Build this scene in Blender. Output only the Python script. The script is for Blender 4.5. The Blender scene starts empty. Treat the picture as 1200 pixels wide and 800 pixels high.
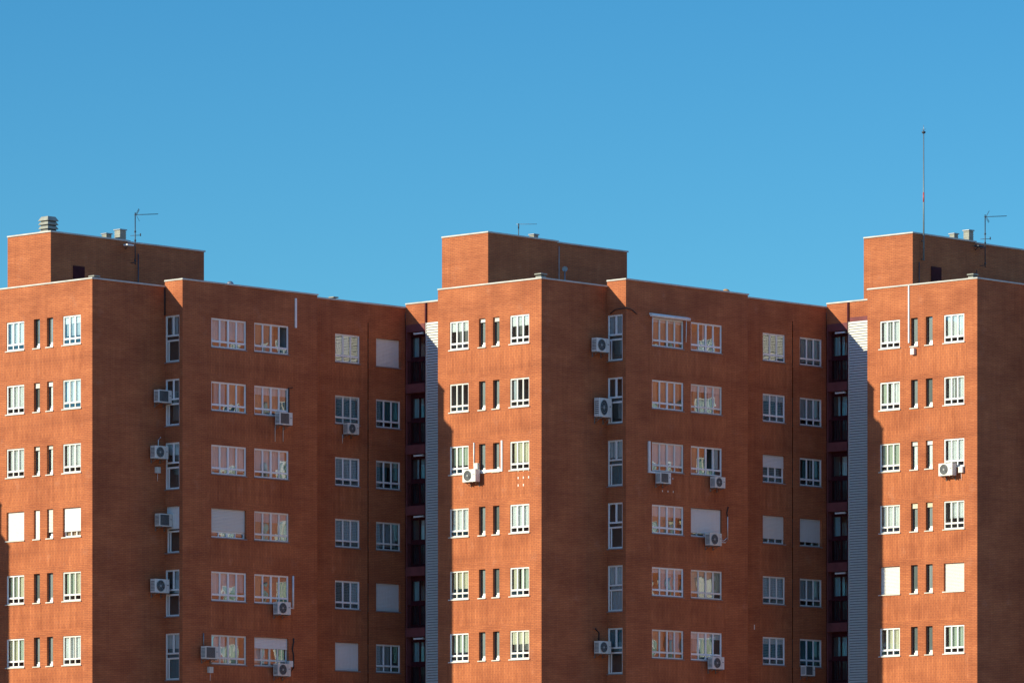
import bpy, bmesh, math, random
from mathutils import Vector, Matrix
random.seed(7)
S = bpy.context.scene
C = S.collection
PI = math.pi
GROUND = 0.0
EYE = 1.6            # heights below are metres above the eye; world z = value + EYE
PITCH = 2.81         # storey height
ROWS = 6

# ------------------------------------------------------------------ materials
def new_mat(name):
    m = bpy.data.materials.new(name); m.use_nodes = True
    nt = m.node_tree; b = nt.nodes['Principled BSDF']
    return m, nt, b
def N(nt, t, **kw):
    n = nt.nodes.new(t)
    for k, v in kw.items(): setattr(n, k, v)
    return n
def L(nt, a, b): nt.links.new(a, b)
def math_n(nt, op, a=None, b=None, va=0., vb=0.):
    n = N(nt, 'ShaderNodeMath', operation=op)
    n.inputs[0].default_value = va; n.inputs[1].default_value = vb
    if a is not None: L(nt, a, n.inputs[0])
    if b is not None: L(nt, b, n.inputs[1])
    return n.outputs[0]
def ramp(nt, fac, stops):
    r = N(nt, 'ShaderNodeValToRGB')
    e = r.color_ramp.elements
    while len(e) < len(stops): e.new(0.5)
    for el, (p, c) in zip(e, stops): el.position = p; el.color = (*c, 1)
    L(nt, fac, r.inputs[0]); return r.outputs[0]
def mixc(nt, fac, a, b, mode='MIX'):
    m = N(nt, 'ShaderNodeMix', data_type='RGBA', blend_type=mode)
    if isinstance(fac, float): m.inputs[0].default_value = fac
    else: L(nt, fac, m.inputs[0])
    for i, v in ((6, a), (7, b)):
        if isinstance(v, tuple): m.inputs[i].default_value = (*v, 1)
        else: L(nt, v, m.inputs[i])
    return m.outputs[2]
def noise(nt, vec, scale, detail=3., rough=.6):
    n = N(nt, 'ShaderNodeTexNoise'); n.inputs['Scale'].default_value = scale
    n.inputs['Detail'].default_value = detail; n.inputs['Roughness'].default_value = rough
    L(nt, vec, n.inputs['Vector']); return n.outputs['Fac']
def mapping(nt, vec, scale=(1, 1, 1), rot=(0, 0, 0), loc=(0, 0, 0)):
    m = N(nt, 'ShaderNodeMapping'); m.inputs['Scale'].default_value = scale
    m.inputs['Rotation'].default_value = rot; m.inputs['Location'].default_value = loc
    L(nt, vec, m.inputs['Vector']); return m.outputs[0]

def brick_mat(name, upright=False):
    m, nt, b = new_mat(name)
    uv = N(nt, 'ShaderNodeUVMap').outputs[0]
    v = mapping(nt, uv, rot=(0, 0, PI/2)) if upright else uv
    br = N(nt, 'ShaderNodeTexBrick'); L(nt, v, br.inputs['Vector'])
    br.inputs['Scale'].default_value = 1.0
    br.inputs['Brick Width'].default_value = .25
    br.inputs['Row Height'].default_value = .078 if not upright else .1
    br.inputs['Mortar Size'].default_value = .009
    br.inputs['Mortar Smooth'].default_value = .3
    br.inputs['Bias'].default_value = 0.
    br.inputs['Color1'].default_value = (.465, .149, .056, 1)
    br.inputs['Color2'].default_value = (.410, .125, .048, 1)
    br.inputs['Mortar'].default_value = (.245, .080, .047, 1)
    # course to course tone, patches of different firings, streaks
    if upright:
        long_ = noise(nt, mapping(nt, uv, scale=(5., .5, 1)), 1.0, 2., .5)
    else:
        long_ = noise(nt, mapping(nt, uv, scale=(.55, 5., 1)), 1.5, 4., .7)
    patch = noise(nt, mapping(nt, uv, scale=(.7, 1.1, 1)), .7, 2., .5)
    streak = noise(nt, mapping(nt, uv, scale=(6., .35, 1), loc=(3, 7, 0)), 1.0, 3., .6)
    drip = noise(nt, mapping(nt, uv, scale=(3., .12, 1), loc=(1, 9, 0)), 1.0, 4., .7)
    c = mixc(nt, 1.0, br.outputs[0], ramp(nt, long_, [(.28, (.87, .85, .85)), (.5, (1, 1, 1)), (.72, (1.09, 1.12, 1.14))]), 'MULTIPLY')
    c = mixc(nt, 1.0, c, ramp(nt, patch, [(.32, (.84, .81, .82)), (.5, (1, 1, 1)), (.68, (1.12, 1.16, 1.14))]), 'MULTIPLY')
    c = mixc(nt, 1.0, c, ramp(nt, streak, [(.3, (.93, .92, .92)), (.62, (1.03, 1.03, 1.03)), (.8, (1.12, 1.18, 1.24))]), 'MULTIPLY')
    c = mixc(nt, 1.0, c, ramp(nt, drip, [(.28, (.87, .87, .88)), (.46, (1, 1, 1)), (.66, (1, 1, 1)), (.76, (1.08, 1.1, 1.12))]), 'MULTIPLY')
    sep = N(nt, 'ShaderNodeSeparateXYZ'); L(nt, uv, sep.inputs[0])
    # paler mortar haze along each floor slab
    fl = math_n(nt, 'FRACT', math_n(nt, 'DIVIDE', math_n(nt, 'ADD', sep.outputs[1], vb=1.0), vb=PITCH))
    band = ramp(nt, fl, [(.0, (1, 1, 1)), (.04, (.93, .93, .95)), (.10, (1, 1, 1)), (1., (1, 1, 1))])
    c = mixc(nt, 1.0, c, band, 'MULTIPLY')
    # pale efflorescence blooms
    bl = noise(nt, mapping(nt, uv, scale=(1.2, 1.0, 1), loc=(11, 5, 0)), .8, 5., .7)
    c = mixc(nt, math_n(nt, 'MULTIPLY', ramp(nt, bl, [(.60, (0, 0, 0)), (.78, (1, 1, 1))]), vb=.16), c, (.55, .36, .27))
    L(nt, c, b.inputs['Base Color'])
    b.inputs['Roughness'].default_value = .9
    b.inputs['Specular IOR Level'].default_value = .25
    bp = N(nt, 'ShaderNodeBump'); bp.inputs['Strength'].default_value = .35; bp.inputs['Distance'].default_value = .006
    L(nt, math_n(nt, 'SUBTRACT', None, br.outputs['Fac'], va=1.), bp.inputs['Height']); L(nt, bp.outputs[0], b.inputs['Normal'])
    return m

def plain(name, col, rough=.6, metal=0., var=.12, scale=3., spec=.5, bump=0.):
    m, nt, b = new_mat(name)
    tc = N(nt, 'ShaderNodeTexCoord').outputs['Object']
    n = noise(nt, tc, scale, 4., .6)
    lo = tuple(x*(1-var) for x in col); hi = tuple(min(1, x*(1+var)) for x in col)
    L(nt, ramp(nt, n, [(.3, lo), (.7, hi)]), b.inputs['Base Color'])
    b.inputs['Roughness'].default_value = rough; b.inputs['Metallic'].default_value = metal
    b.inputs['Specular IOR Level'].default_value = spec
    if bump:
        bp = N(nt, 'ShaderNodeBump'); bp.inputs['Strength'].default_value = bump; bp.inputs['Distance'].default_value = .02
        L(nt, n, bp.inputs['Height']); L(nt, bp.outputs[0], b.inputs['Normal'])
    return m

def stained(name, col, dirt, rough=.55):
    """painted surface with vertical grime streaks that have a shape of their own"""
    m, nt, b = new_mat(name)
    tc = N(nt, 'ShaderNodeTexCoord').outputs['Object']
    rnd = N(nt, 'ShaderNodeObjectInfo').outputs['Random']
    off = N(nt, 'ShaderNodeVectorMath', operation='ADD'); L(nt, tc, off.inputs[0])
    cb = N(nt, 'ShaderNodeCombineXYZ'); L(nt, math_n(nt, 'MULTIPLY', rnd, vb=37.), cb.inputs[0]); L(nt, cb.outputs[0], off.inputs[1])
    n = noise(nt, mapping(nt, off.outputs[0], scale=(9, 9, 1.2)), 1.3, 4., .65)
    tone = ramp(nt, rnd, [(0., tuple(x*k for x, k in zip(col, (.84, .82, .76)))), (.6, tuple(x*.96 for x in col)), (1., col)])
    c = mixc(nt, math_n(nt, 'MULTIPLY', ramp(nt, n, [(.48, (0, 0, 0)), (.75, (1, 1, 1))]), vb=.55), tone, dirt)
    L(nt, c, b.inputs['Base Color']); b.inputs['Roughness'].default_value = rough
    return m

def glass_mat(name, refl=.34, tint=(.86, .93, .93)):
    m, nt, b = new_mat(name); nt.nodes.remove(b)
    out = nt.nodes['Material Output']
    tr = N(nt, 'ShaderNodeBsdfTransparent'); tr.inputs[0].default_value = (*tint, 1)
    gl = N(nt, 'ShaderNodeBsdfGlossy'); gl.inputs['Roughness'].default_value = .015
    gl.inputs['Color'].default_value = (.95, .98, 1, 1)
    tc = N(nt, 'ShaderNodeTexCoord').outputs['Object']
    rnd = N(nt, 'ShaderNodeObjectInfo').outputs['Random']
    cb = N(nt, 'ShaderNodeCombineXYZ'); L(nt, math_n(nt, 'MULTIPLY', rnd, vb=50.), cb.inputs[0])
    ad = N(nt, 'ShaderNodeVectorMath', operation='ADD'); L(nt, tc, ad.inputs[0]); L(nt, cb.outputs[0], ad.inputs[1])
    bp = N(nt, 'ShaderNodeBump'); bp.inputs['Strength'].default_value = .5; bp.inputs['Distance'].default_value = .012
    L(nt, noise(nt, ad.outputs[0], 1.6, 1., .4), bp.inputs['Height']); L(nt, bp.outputs[0], gl.inputs['Normal'])
    lw = N(nt, 'ShaderNodeLayerWeight'); lw.inputs['Blend'].default_value = .35
    f = math_n(nt, 'ADD', math_n(nt, 'MULTIPLY', lw.outputs['Fresnel'], vb=.6), vb=refl*.5)
    mx = N(nt, 'ShaderNodeMixShader'); L(nt, f, mx.inputs[0]); L(nt, tr.outputs[0], mx.inputs[1]); L(nt, gl.outputs[0], mx.inputs[2])
    L(nt, mx.outputs[0], out.inputs[0])
    return m

def cloth(name, col):
    m, nt, b = new_mat(name); out = nt.nodes['Material Output']
    tc = N(nt, 'ShaderNodeTexCoord').outputs['Object']
    n = noise(nt, mapping(nt, tc, scale=(14, 1, .5)), 1., 2.)
    c = ramp(nt, n, [(.3, tuple(x*.82 for x in col)), (.7, col)])
    L(nt, c, b.inputs['Base Color']); b.inputs['Roughness'].default_value = .95
    b.inputs['Specular IOR Level'].default_value = .1
    return m

M = {
 'brick': brick_mat('brick'), 'upright': brick_mat('brick_upright', True),
 'coping': plain('coping_stone', (.54, .51, .45), .75, var=.18, scale=1.5),
 'sill': stained('sill_stone', (.70, .67, .60), (.38, .33, .27), .8),
 'frame': stained('white_frame', (.88, .88, .86), (.66, .63, .57), .4),
 'darkframe': plain('dark_frame', (.10, .105, .11), .5),
 'roller': stained('roller_slats', (.80, .79, .76), (.66, .62, .55), .55),
 'rollery': stained('roller_slats_yellowed', (.76, .70, .52), (.6, .52, .36), .6),
 'glass': glass_mat('glass'), 'glassd': glass_mat('glass_tinted', .12, (.45, .52, .55)),
 'white': cloth('curtain_white', (.82, .83, .82)), 'cream': cloth('curtain_cream', (.74, .70, .54)),
 'grey': cloth('curtain_grey', (.60, .65, .68)), 'teal': cloth('curtain_teal', (.12, .30, .34)),
 'green': cloth('curtain_green', (.56, .62, .52)), 'peach': cloth('curtain_peach', (.60, .42, .30)),
 'cyan': cloth('curtain_cyan', (.40, .66, .70)), 'dim': cloth('curtain_dim', (.24, .25, .24)), 'frost': cloth('frosted', (.36, .38, .38)), 'frostd': cloth('frosted_dark', (.20, .22, .215)), 'sill_shaded': stained('sill_stone_shaded', (.30, .22, .19), (.18,.12,.1), .8),  # sill copy for shaded walls: browner and darker, shade put into its colour
 'room': plain('room_plaster', (.34, .36, .36), .9),
 'maroon': plain('maroon_metal', (.06, .010, .014), .8, var=.25, spec=.2),
 'maroonwall': plain('maroon_render', (.17, .045, .045), .85, var=.2, scale=2.),
 'louvre': stained('louvre_aluminium', (.80, .80, .77), (.55, .55, .52), .5),
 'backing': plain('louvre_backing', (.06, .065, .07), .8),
 'ac': stained('ac_casing', (.74, .73, .68), (.42, .40, .35), .5),
 'acdark': plain('ac_fan', (.035, .04, .045), .5), 'acring': plain('ac_guard', (.30, .31, .30), .45),
 'bracket': plain('bracket_steel', (.22, .20, .18), .6, .3), 'whitepipe': plain('white_conduit', (.80, .79, .76), .5),
 'black': plain('black_rubber', (.02, .02, .022), .7), 'zinc': plain('zinc', (.30, .31, .32), .45, .6),
 'antenna': plain('antenna_metal', (.05, .06, .075), .5, .4), 'mast': plain('mast_paint', (.16, .20, .22), .5, .3),
 'red': plain('mast_red', (.45, .07, .05), .5),
 'vent': plain('vent_concrete', (.30, .30, .25), .85, var=.22, scale=4.), 'roof': plain('roof_gravel', (.30, .28, .25), .95, var=.3, scale=6.),
 'orange': plain('cap_clay', (.50, .27, .10), .8), 'patch': plain('filler', (.72, .68, .60), .9),
}

# ------------------------------------------------------------------ mesh helpers
class MB:
    def __init__(s): s.bm = bmesh.new(); s.uv = s.bm.loops.layers.uv.new('UVMap'); s.mats = []
    def slot(s, m):
        if m not in s.mats: s.mats.append(m)
        return s.mats.index(m)
    def quad(s, pts, m, uvs=None):
        f = s.bm.faces.new([s.bm.verts.new(p) for p in pts]); f.material_index = s.slot(m)
        if uvs:
            for lp, u in zip(f.loops, uvs): lp[s.uv].uv = u
        return f
    def box(s, a, b, m):
        (x0, y0, z0), (x1, y1, z1) = a, b
        P = [(x0,y0,z0),(x1,y0,z0),(x1,y1,z0),(x0,y1,z0),(x0,y0,z1),(x1,y0,z1),(x1,y1,z1),(x0,y1,z1)]
        v = [s.bm.verts.new(p) for p in P]; k = s.slot(m)
        for f in ((0,3,2,1),(4,5,6,7),(0,1,5,4),(1,2,6,5),(2,3,7,6),(3,0,4,7)):
            fc = s.bm.faces.new([v[i] for i in f]); fc.material_index = k
            for lp in fc.loops:
                c = lp.vert.co; lp[s.uv].uv = (c.x + c.y, c.z)
    def tube(s, pts, r, m, seg=8, cap=True):
        k = s.slot(m); rings = []
        pts = [Vector(p) for p in pts]
        for i, p in enumerate(pts):
            d = (pts[min(i+1, len(pts)-1)] - pts[max(i-1, 0)]).normalized()
            a = d.cross(Vector((0, 0, 1)) if abs(d.z) < .9 else Vector((1, 0, 0))).normalized(); b = d.cross(a)
            rr = r[i] if isinstance(r, (list, tuple)) else r
            rings.append([s.bm.verts.new(p + rr*(a*math.cos(2*PI*j/seg) + b*math.sin(2*PI*j/seg))) for j in range(seg)])
        for A, B in zip(rings, rings[1:]):
            for j in range(seg):
                f = s.bm.faces.new((A[j], A[(j+1) % seg], B[(j+1) % seg], B[j])); f.material_index = k; f.smooth = True
        if cap:
            for R_ in (rings[0], rings[-1]):
                f = s.bm.faces.new(R_); f.material_index = k
    def build(s, name, parent=None, loc=(0, 0, 0), rot=0., bevel=0.):
        bmesh.ops.recalc_face_normals(s.bm, faces=s.bm.faces) if bevel is not None and bevel != -1 else None
        me = bpy.data.meshes.new(name); s.bm.to_mesh(me); s.bm.free()
        for m in s.mats: me.materials.append(m)
        o = bpy.data.objects.new(name, me)
        return link(o, parent, loc, rot, bevel if bevel and bevel > 0 else 0)
def link(o, parent=None, loc=(0, 0, 0), rot=0., bevel=0):
    C.objects.link(o); o.location = loc; o.rotation_euler = (0, 0, rot)
    if parent: o.parent = parent
    if bevel:
        b = o.modifiers.new('bevel', 'BEVEL'); b.width = bevel; b.segments = 1; b.limit_method = 'ANGLE'
    return o
def empty(name, loc=(0, 0, 0), rot=0., parent=None):
    o = bpy.data.objects.new(name, None); o.empty_display_size = .3
    return link(o, parent, loc, rot)
def tag(o, label=None, cat=None, group=None, kind=None):
    for k, v in (('label', label), ('category', cat), ('group', group), ('kind', kind)):
        if v: o[k] = v
    return o

# ------------------------------------------------------------------ windows (cached meshes, front at y=0 of the wall plane, +y inward)
WT = {  # kind: width, height, panes, transom height
 'lit': (1.18, 1.27, 3), 'c': (2.14, 1.29, 4), 'd': (1.58, 1.28, 3), 'tall': (.90, 2.06, 2), 'slit': (.40, 1.28, 1)}
cache = {}
def cached(key, fn, name, parent):
    if key not in cache:
        cache[key] = fn()
    o = bpy.data.objects.new(name, cache[key]); C.objects.link(o); o.parent = parent
    return o
def to_mesh(mb, name):
    bmesh.ops.recalc_face_normals(mb.bm, faces=mb.bm.faces)
    me = bpy.data.meshes.new(name); mb.bm.to_mesh(me); mb.bm.free()
    for m in mb.mats: me.materials.append(m)
    return me
def layout(kind):
    """bars and pane rectangles, origin at lower left of the opening"""
    w, h, n = WT[kind]; bars = []; panes = []
    if kind == 'slit':
        e = .022
        bars += [(0, 0, e, h), (w-e, 0, w, h), (e, 0, w-e, e), (e, h-e, w-e, h)]
        panes.append((e, e, w-e, h-e)); return bars, panes
    e = .055
    bars += [(0, 0, e, h), (w-e, 0, w, h), (e, 0, w-e, e), (e, h-e, w-e, h)]
    if kind == 'tall':
        x0 = e; z1 = .93; z2 = 1.13
        bars += [(x0, z1, w-e, z1+.055), (x0, z2, w-e, z2+.06), (x0+.10, e, x0+.135, z1)]
        panes += [(x0, e, x0+.10, z1), (x0+.135, e, w-e, z1), (x0, z1+.055, w-e, z2)]
        m = (x0 + w-e)/2 + .03
        bars.append((m-.035, z2+.06, m+.035, h-e))
        panes += [(x0, z2+.06, m-.035, h-e), (m+.035, z2+.06, w-e, h-e)]
        return bars, panes
    zt = .225 if kind != 'd' else .25; tb = .065
    bars.append((e, zt, w-e, zt+tb))
    W = w-2*e
    for i in range(n):
        a = e + W*i/n; b = e + W*(i+1)/n
        hb = .026
        la = a if i == 0 else a+hb; lb = b if i == n-1 else b-hb
        if i < n-1:
            k = .05 if (n == 4 and i == 1) else hb
            bars += [(b-k, e, b+k, zt), (b-k, zt+tb, b+k, h-e)]
        # casement sash lines within each light
        panes += [(la, e, lb, zt), (la, zt+tb, lb, h-e)]
    return bars, panes
def frame_mesh(kind, dep):
    mb = MB(); bars, panes = layout(kind); fm = M['darkframe'] if kind == 'slit' else M['frame']
    for k, (a, b, c, d) in enumerate(bars):
        pr = .0 if k < 4 else .006
        mb.box((a, dep+pr, b), (c, dep+.06, d), fm)
    if kind != 'slit':       # thin sash rims inside each large light
        for (a, b, c, d) in panes:
            if d-b > .4:
                r = .012 if kind == 'lit' else .02
                for q in ((a, b, a+r, d), (c-r, b, c, d), (a+r, b, c-r, b+r), (a+r, d-r, c-r, d)):
                    mb.box((q[0], dep+.018, q[1]), (q[2], dep+.05, q[3]), fm)
    return to_mesh(mb, 'window_frame_'+kind)
def pane_mesh(kind, dep, skip=None):
    mb = MB()
    for i, (a, b, c, d) in enumerate(layout(kind)[1]):
        if skip is not None and i == 2*skip+1: continue       # sash slid open
        y = dep+.034
        mb.quad([(a, y, b), (c, y, b), (c, y, d), (a, y, d)], M['glass'])
    me = bpy.data.meshes.new('pane'); mb.bm.to_mesh(me); mb.bm.free(); me.materials.append(M['glass']); return me
def sill_mesh(w, shade):
    mb = MB(); mb.box((-.03 if shade else -.05, -.04 if shade else -.055, -.05), (w+.03 if shade else w+.05, .16, -.002), M['sill_shaded' if shade else 'sill']); return to_mesh(mb, 'sill')
def roller_mesh(w, h, frac, dep, mat, x0=.012, x1=None):
    mb = MB(); H = h*frac; n = max(3, int(H/.06)); x1 = w-.012 if x1 is None else x1
    zt = h-.01
    k = mb.slot(M[mat]); prev = None
    for i in range(n+1):
        for dz, dy in ((0, .022), (.012, 0), (H/n-.008, 0)):
            z = zt - H*i/n - dz
            if z < zt-H: continue
            row = [mb.bm.verts.new((x0, dep+dy, z)), mb.bm.verts.new((x1, dep+dy, z))]
            if prev: f = mb.bm.faces.new((prev[0], prev[1], row[1], row[0])); f.material_index = k
            prev = row
    mb.box((x0, dep-.004, zt-H-.03), (x1, dep+.02, zt-H), M[mat])
    return to_mesh(mb, 'roller')
def curtain_mesh(x0, x1, z0, z1, dep, mat, fold=.11, amp=.022):
    mb = MB(); k = mb.slot(M[mat]); n = max(6, int((x1-x0)/.022)); ph = random.random()*6
    prev = None
    for i in range(n+1):
        x = x0 + (x1-x0)*i/n
        y = dep + amp*math.sin(2*PI*x/fold + ph) + amp*.5*math.sin(2*PI*x/(fold*2.7) + 2*ph)
        row = [mb.bm.verts.new((x, y, z0)), mb.bm.verts.new((x, y, z1))]
        if prev: f = mb.bm.faces.new((prev[0], row[0], row[1], prev[1])); f.material_index = k; f.smooth = True
        prev = row
    return to_mesh(mb, 'curtain')

def window(parent, origin, rot, kind, spec):
    """origin = lower left corner of the opening, in the block's space.
    spec: r=outer roller fraction, b=inner blind fraction, c=list of curtains (mat, u0, u1, zlow), open=index"""
    w, h, n = WT[kind]
    r = spec.get('r', 0)
    dep = .13 if r else (.035 if kind != 'slit' else .11)
    fr = cached(('f', kind, dep), lambda: frame_mesh(kind, dep), 'window', parent)
    fr.location = origin; fr.rotation_euler = (0, 0, rot)
    cached(('p', kind, dep, spec.get('o')), lambda: pane_mesh(kind, dep, spec.get('o')), 'pane', fr)
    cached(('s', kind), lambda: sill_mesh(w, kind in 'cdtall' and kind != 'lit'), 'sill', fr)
    if r:
        m = spec.get('rm', 'roller')
        if kind == 'tall': cached(('r', kind, r, m), lambda: roller_mesh(w, h, r, dep-.035, m), 'roller_shutter', fr)
        else: cached(('r', kind, r, m), lambda: roller_mesh(w, h, r, dep-.035, m), 'roller_shutter', fr)
    if spec.get('b'):
        bf = spec['b']
        def bm_():
            mb = MB(); mb.box((.06, dep+.075, h*(1-bf)), (w-.06, dep+.082, h-.05), M[spec.get('bm', 'white')]); return to_mesh(mb, 'blind')
        cached(('b', kind, bf, dep, spec.get('bm')), bm_, 'blind', fr)
    for (mat, a, b, zl) in spec.get('c', []):
        if kind == 'slit':
            a = .35*a; zl = 0; mat = {'dim': 'frostd', 'grey': 'frost'}.get(mat, mat)
        key = ('c', kind, mat, a, b, zl, dep, random.randint(0, 2))
        cached(key, lambda: curtain_mesh(.03+(w-.06)*a, .03+(w-.06)*b, h*zl+.01, h-.02, dep+(.05 if kind == 'slit' else .10), mat, .11, .004 if kind == 'slit' else .022), 'curtain', fr)
    if kind == 'slit' and spec.get('hop', 1):
        def hop():
            mb = MB(); x = w*.45
            mb.box((x, .03, .0), (w-.005, .10, .10), M['frame']); mb.box((x+.05, .04, .10), (w-.01, .09, .19), M['frame'])
            return to_mesh(mb, 'vent_flap')
        cached(('hop',), hop, 'vent_flap', fr)
    return fr

# ------------------------------------------------------------------ walls
def wall(mb, P, d, length, z0, z1, openings=(), upright=(), mat='brick', uoff=0.):
    """one wall face from P along unit d (seen from outside left to right); openings (u0,z0,u1,z1,depth,room)"""
    P = Vector((P[0], P[1], 0)); d = Vector((d[0], d[1], 0)); inn = Vector((-d.y, d.x, 0))
    us = sorted({0., length, *[o[0] for o in openings], *[o[2] for o in openings], *[q[0] for q in upright], *[q[2] for q in upright]})
    zs = sorted({z0, z1, *[o[1] for o in openings], *[o[3] for o in openings], *[q[1] for q in upright], *[q[3] for q in upright]})
    zs = [z for z in zs if z0 <= z <= z1]
    pt = lambda u, z, y=0.: tuple(P + d*u + inn*y + Vector((0, 0, z+EYE)))
    for a, b in zip(us, us[1:]):
        for c, e in zip(zs, zs[1:]):
            m = ((a+b)/2, (c+e)/2)
            if any(o[0] < m[0] < o[2] and o[1] < m[1] < o[3] for o in openings): continue
            up = any(q[0] < m[0] < q[2] and q[1] < m[1] < q[3] for q in upright)
            mb.quad([pt(a, c), pt(b, c), pt(b, e), pt(a, e)], M['upright'] if up else M[mat],
                    [(a+uoff, c), (b+uoff, c), (b+uoff, e), (a+uoff, e)])
    for (a, c, b, e, dep, room) in openings:
        rm = M[mat]
        for q in ([(a,c,0),(b,c,0),(b,c,dep),(a,c,dep)], [(a,e,dep),(b,e,dep),(b,e,0),(a,e,0)],
                  [(a,c,0),(a,c,dep),(a,e,dep),(a,e,0)], [(b,c,dep),(b,c,0),(b,e,0),(b,e,dep)]):
            mb.quad([pt(x, z, y) for x, z, y in q], rm, [(x+y+uoff, z) for x, z, y in q])
        # room behind the glass
        x = .0
        R = M['room']; y2 = dep+room
        for q in ([(a,c,dep),(b,c,dep),(b,c,y2),(a,c,y2)], [(a,e,y2),(b,e,y2),(b,e,dep),(a,e,dep)],
                  [(a,c,dep),(a,c,y2),(a,e,y2),(a,e,dep)], [(b,c,y2),(b,c,dep),(b,e,dep),(b,e,y2)],
                  [(a,c,y2),(b,c,y2),(b,e,y2),(a,e,y2)]):
            mb.quad([pt(xx, z, y) for xx, z, y in q], R)
def parapet(mb, P, d, length, z1, cop, e0=0., e1=0.):
    """solid upstand behind the wall head and a projecting stone coping"""
    P = Vector((P[0], P[1], 0)); d = Vector((d[0], d[1], 0)); inn = Vector((-d.y, d.x, 0))
    def bx(u0, u1, y0, y1, z0, z2, m, tgt):
        pts = [P + d*u + inn*y + Vector((0, 0, z+EYE)) for z in (z0, z2) for u, y in ((u0, y0), (u1, y0), (u1, y1), (u0, y1))]
        v = [tgt.bm.verts.new(p) for p in pts]; k = tgt.slot(m)
        for f in ((0,3,2,1),(4,5,6,7),(0,1,5,4),(1,2,6,5),(2,3,7,6),(3,0,4,7)):
            fc = tgt.bm.faces.new([v[i] for i in f]); fc.material_index = k
            for lp in fc.loops: lp[tgt.uv].uv = (lp.vert.co.x+lp.vert.co.y, lp.vert.co.z)
    bx(.26, length-.26, .004, .24, z1-.9, z1-.075, M['brick'], mb) if length > .8 else None
    bx(-e0, length+e1, -.05, .30, z1-.07, z1, M['coping'], cop)

LIT = (0, -1); SHD = (1, 0); RL = -PI/2; RS = 0.
ZL = 25.44; ZC = 25.62; ZD = 25.62; ZT = 24.86          # opening bottoms of the top row on each wing
ZAB, ZCC, ZDD, ZLV = 28.27, 28.51, 28.47, 28.20         # parapet heights
FLOORZ = -1.6

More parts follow.
